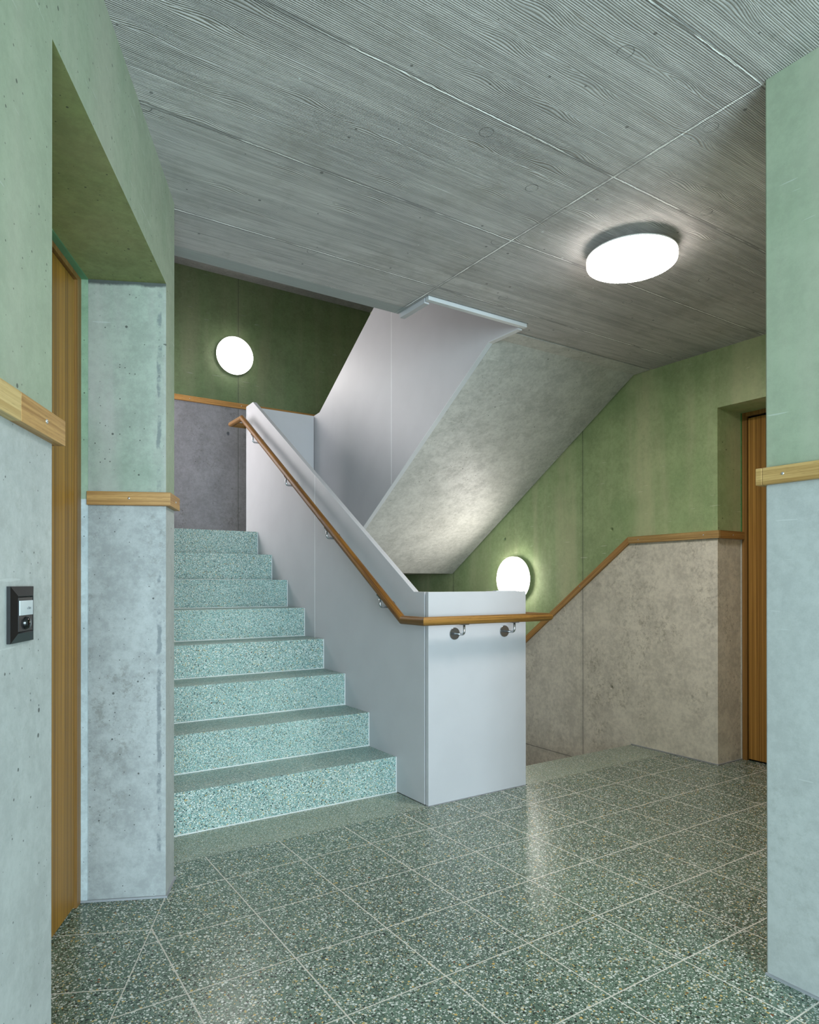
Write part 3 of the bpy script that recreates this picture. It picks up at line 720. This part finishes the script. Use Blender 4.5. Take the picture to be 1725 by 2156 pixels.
def bracket(base, nrm, along=(0, 1, 0), rz=0.0):
    """round plate on the sheet, an arm out and then up under the rail"""
    b, n_ = Vector(base), Vector(nrm).normalized(); L = 0.075
    mb = MB(); mb.cyl(b + n_ * 0.0, b + n_ * 0.004, 0.030, 0.029, 40)
    br = mb.build('bracket', MAT['steel'], parent=hr)
    mb = MB(); rise = rail_z - rr - 0.812
    pts = [b + n_ * 0.003]
    c = b + n_ * (L - 0.016)
    pts.append(c)
    for a in range(1, 7):
        q = math.pi / 2 * a / 6
        pts.append(c + n_ * (0.016 * math.sin(q)) + Vector((0, 0, 0.016 * (1 - math.cos(q)))))
    pts.append(b + n_ * L + Vector((0, 0, rise)))
    mb.tube(pts, 0.006, None, seg=14)
    mb.build('arm', MAT['steel'], parent=br)
    mb = MB(); al = Vector(along).normalized(); tp = b + n_ * L + Vector((0, 0, rise + 0.001))
    sd = al.cross(Vector((0, 0, 1))).normalized(); u2 = sd.cross(al).normalized()
    vs = []
    for h in (-0.0035, 0.0015):
        for s1, s2 in ((-1, -1), (1, -1), (1, 1), (-1, 1)): vs.append(mb.bm.verts.new(tp + al * s1 * 0.024 + sd * s2 * 0.009 + u2 * h))
    for f in ((0, 1, 2, 3), (4, 5, 6, 7), (0, 1, 5, 4), (1, 2, 6, 5), (2, 3, 7, 6), (3, 0, 4, 7)): mb.bm.faces.new([vs[i] for i in f])
    mb.build('saddle', MAT['steel'], parent=br)
for x in (2.003, 2.324): bracket((x, YP, 0.812), (0, -1, 0), (1, 0, 0))
for y in (2.896, 3.486, 4.07, 4.665):
    zc_ = rail_z + (y - 2.690) * (2.304 - rail_z) / (4.887 - 2.690)
    bracket((XS, y, zc_ - 0.078), (-1, 0, 0), (0, 1, 0.648))

# ------------------------------------------------------------------ oak wall rails with screws
TH, RB, RT_ = 0.018, 1.315, 1.360
def screws(parent, pts):
    for p, d in pts:
        p, d = Vector(p), Vector(d)
        mb = MB(); mb.lathe([(0, 0.0018), (0.0022, 0.0016), (0.0042, 0.0004), (0.0042, -0.001)], p, d, 16); mb.build('screw', MAT['screw'], parent=parent)
T1 = C1 - TH
r1 = thing('wall_rail', cp(1.5, 0, RB), 'oak wall rail across the near left wall above the doorbell panel', 'wall rail', 'oak wall rails')
mb = MB(); mb.cbox(T1, 1.351, -TH, 0, RB - 0.002, RT_); mb.build('board', MAT['oak_c'], parent=r1, bevel=0.001)
mb = MB(); mb.cbox(1.351, 6.5, -TH, 0, RB - 0.002, RT_); mb.build('board', MAT['oak_c2'], parent=r1, bevel=0.001)
mb = MB(); mb.cbox(T1, C1, 0, 0.245, RB - 0.002, RT_); mb.build('return_board', MAT['oak_n'], parent=r1)
screws(r1, [(cp(1.245, -TH, 1.338), (-NCx, -NCy, 0))])
r2 = thing('wall_rail', cp(0.1, 0, RB), 'short oak wall rail wrapping the pillar between left door and stairs', 'wall rail', 'oak wall rails')
mb = MB(); mb.prism([cp(C0 + TH, -TH)[:2], cp(C0 + TH, 0.2485)[:2], cp(C0, 0.2485)[:2], cp(C0, -0.0)[:2]], 'z', RB, RT_); mb.build('board', MAT['oak_n'], parent=r2, bevel=0.001)
mb = MB(); mb.prism([cp(C0 + TH, -TH)[:2], cp(C0, 0)[:2], cp(0.0, 0)[:2], cp(-0.008, -TH)[:2]], 'z', RB, RT_); mb.build('board', MAT['oak_c'], parent=r2, bevel=0.001)
screws(r2, [(cp(C0 + TH, 0.115, 1.338), (-DCx, -DCy, 0)), (cp(0.065, -TH, 1.338), (-NCx, -NCy, 0))])
r3 = thing('wall_rail', (XN, 0, RB), 'oak wall rail on the near wall end at the right edge', 'wall rail', 'oak wall rails')
mb = MB(); mb.box(XN - TH, XN, -3.3, YN, RB + 0.004, RT_ + 0.005); mb.box(XN - TH, XN + 0.3, YN, YN + TH, RB + 0.004, RT_ + 0.005); mb.build('board', MAT['oak_y'], parent=r3, bevel=0.002)
screws(r3, [((XN - TH, 0.926, 1.343), (-1, 0, 0))])
r4 = thing('wall_rail', (XR, 3.2, 1.0), 'oak wall rail on the stairwell wall, level by the far door then sloping down', 'wall rail', 'oak wall rails')
def zb_(y): return 1.360 - (y - 2.871) * 0.745
mb = MB(); mb.prism([(YR1 - TH, 1.318), (2.866, 1.316), (2.871, 1.3595), (YR1 - TH, 1.363)], 'x', XR - TH, XR); mb.build('board', MAT['oak_y'], parent=r4, bevel=0.001)
mb = MB(); mb.prism([(2.866, 1.316), (5.0, zb_(5.0) - 0.052), (5.0, zb_(5.0)), (2.871, 1.3595)], 'x', XR - TH, XR); mb.build('board', MAT['oak_s'], parent=r4, bevel=0.001)
mb = MB(); mb.box(XR, XD + 0.002, YR1 - TH, YR1, 1.318, 1.363); mb.build('return_board', MAT['oak_x'], parent=r4)
screws(r4, [((XR - TH, 2.335, 1.340), (-1, 0, 0)), ((XR - TH, 2.79, 1.338), (-1, 0, 0)), ((XR - TH, 3.28, 1.034), (-1, 0, 0)), ((XR + 0.13, YR1 - TH, 1.340), (0, -1, 0))])
r5 = thing('wall_rail', (1.8, YB, 2.72), 'oak wall rail across the dark green back wall under the round lamp', 'wall rail', 'oak wall rails')
mb = MB(); mb.box(KX + 0.002, XR - 0.004, YB - TH, YB, 2.727, 2.776); mb.build('board', MAT['oak_x'], parent=r5)
screws(r5, [((1.752, YB - TH, 2.752), (0, -1, 0)), ((2.24, YB - TH, 2.752), (0, -1, 0))])

# ------------------------------------------------------------------ round lamps
def lamp(name, base, d, glow_m, label, cat):
    t = thing(name, base, label, cat, 'round flush lamps'); base = Vector(base); r = 0.175
    mb = MB(); mb.lathe([(0, 0.0), (0.095, 0.0), (0.095, 0.040)], base, d); mb.build('mount', MAT['lamp_metal'], parent=t)
    mb = MB(); mb.lathe([(0, 0.038), (r + 0.001, 0.038), (r + 0.001, 0.042), (r - 0.002, 0.043)], base, d); mb.build('back_plate', MAT['lamp_metal'], parent=t)
    mb = MB(); mb.lathe([(r - 0.001, 0.042), (r, 0.044), (r, 0.066), (r - 0.002, 0.071), (r - 0.008, 0.0745)], base, d); mb.build('rim', glow_m[1], parent=t)
    mb = MB(); mb.lathe([(r - 0.008, 0.0745), (r - 0.02, 0.076), (0, 0.077)], base, d); mb.build('diffuser', glow_m[0], parent=t)
    return t
lamp('ceiling_light', (2.266, 1.757, ZC), (0, 0, -1), (MAT['glow_ceiling'], MAT['rim_ceiling']), 'large round white lamp glowing on the concrete ceiling', 'ceiling light')
lamp('ceiling_light', (2.266, 1.757, 5.3), (0, 0, -1), (MAT['glow_ceiling'], MAT['rim_ceiling']), 'round lamp on the ceiling of the storey above, out of sight', 'ceiling light')
lamp('wall_light', (XR, 3.925, 1.090), (-1, 0, 0), (MAT['glow_wall'], MAT['rim_wall']), 'round white wall lamp glowing behind the front panel of the balustrade', 'wall light')
lamp('wall_light', (2.163, YB, 3.210), (0, -1, 0), (MAT['glow_back'], MAT['rim_back']), 'round white wall lamp high on the dark green back wall', 'wall light')

# ------------------------------------------------------------------ doorbell panel
dp = thing('doorbell_panel', cp(1.316, 0, 1.005), 'black square doorbell plate with name card on the near left wall', 'doorbell')
def cring(mb, a, b):
    """bevelled frame ring between outer (t0,t1,z0,z1,o) and inner rectangles"""
    def rect(q): t0, t1, z0, z1, o_ = q; return [mb.bm.verts.new(cp(t0, o_, z0)), mb.bm.verts.new(cp(t1, o_, z0)), mb.bm.verts.new(cp(t1, o_, z1)), mb.bm.verts.new(cp(t0, o_, z1))]
    A, B = rect(a), rect(b)
    for i in range(4):
        j = (i + 1) % 4; mb.bm.faces.new((A[i], A[j], B[j], B[i]))
tm, zm = 1.316, 1.0045
mb = MB()
cring(mb, (tm - .0455, tm + .0455, zm - .0455, zm + .0455, -0.0003), (tm - .0455, tm + .0455, zm - .0455, zm + .0455, -0.006))
cring(mb, (tm - .0455, tm + .0455, zm - .0455, zm + .0455, -0.006), (tm - .0300, tm + .0300, zm - .0300, zm + .0300, -0.0115))
cring(mb, (tm - .0300, tm + .0300, zm - .0300, zm + .0300, -0.0115), (tm - .0282, tm + .0282, zm - .0282, zm + .0282, -0.0100))
mb.build('frame', MAT['black'], parent=dp)
mb = MB(); mb.cbox(tm - .0278, tm + .0278, -0.0112, -0.002, zm - .0278, zm + .0278); ins = mb.build('insert', MAT['black_in'], parent=dp, bevel=0.0008)
mb = MB(); mb.cbox(tm - .0262, tm + .0262, -0.0126, -0.0112, zm - .0015, zm + .0225); card = mb.build('name_card', MAT['paper'], parent=dp, bevel=0.0004)
mb = MB(); mb.lathe([(0.0105, 0.0), (0.0100, 0.0035), (0.0075, 0.0062), (0.0, 0.0070)], cp(tm, -0.0112, zm - .0145), (-NCx, -NCy, 0), 32); mb.build('button', MAT['gloss'], parent=dp)
cu = bpy.data.curves.new('lettering', 'FONT'); cu.body = 'u Bars'; cu.size = 0.0062; cu.align_x = 'CENTER'; cu.extrude = 0.00005
_t = bpy.data.objects.new('lettering_curve', cu); C.objects.link(_t); bpy.context.view_layer.update()
_me = bpy.data.meshes.new_from_object(_t.evaluated_get(bpy.context.evaluated_depsgraph_get())); bpy.data.objects.remove(_t)
_me.materials.clear(); _me.materials.append(MAT['ink'])
tx = bpy.data.objects.new('lettering', _me); C.objects.link(tx)
tw = Vector(cp(tm - 0.010, -0.0128, zm + .0080))
tx.parent = card; tx.matrix_local = Matrix.Translation(tw - world_loc(card)) @ Matrix(((DCx, 0, -NCx), (DCy, 0, -NCy), (0, 1, 0))).to_4x4()
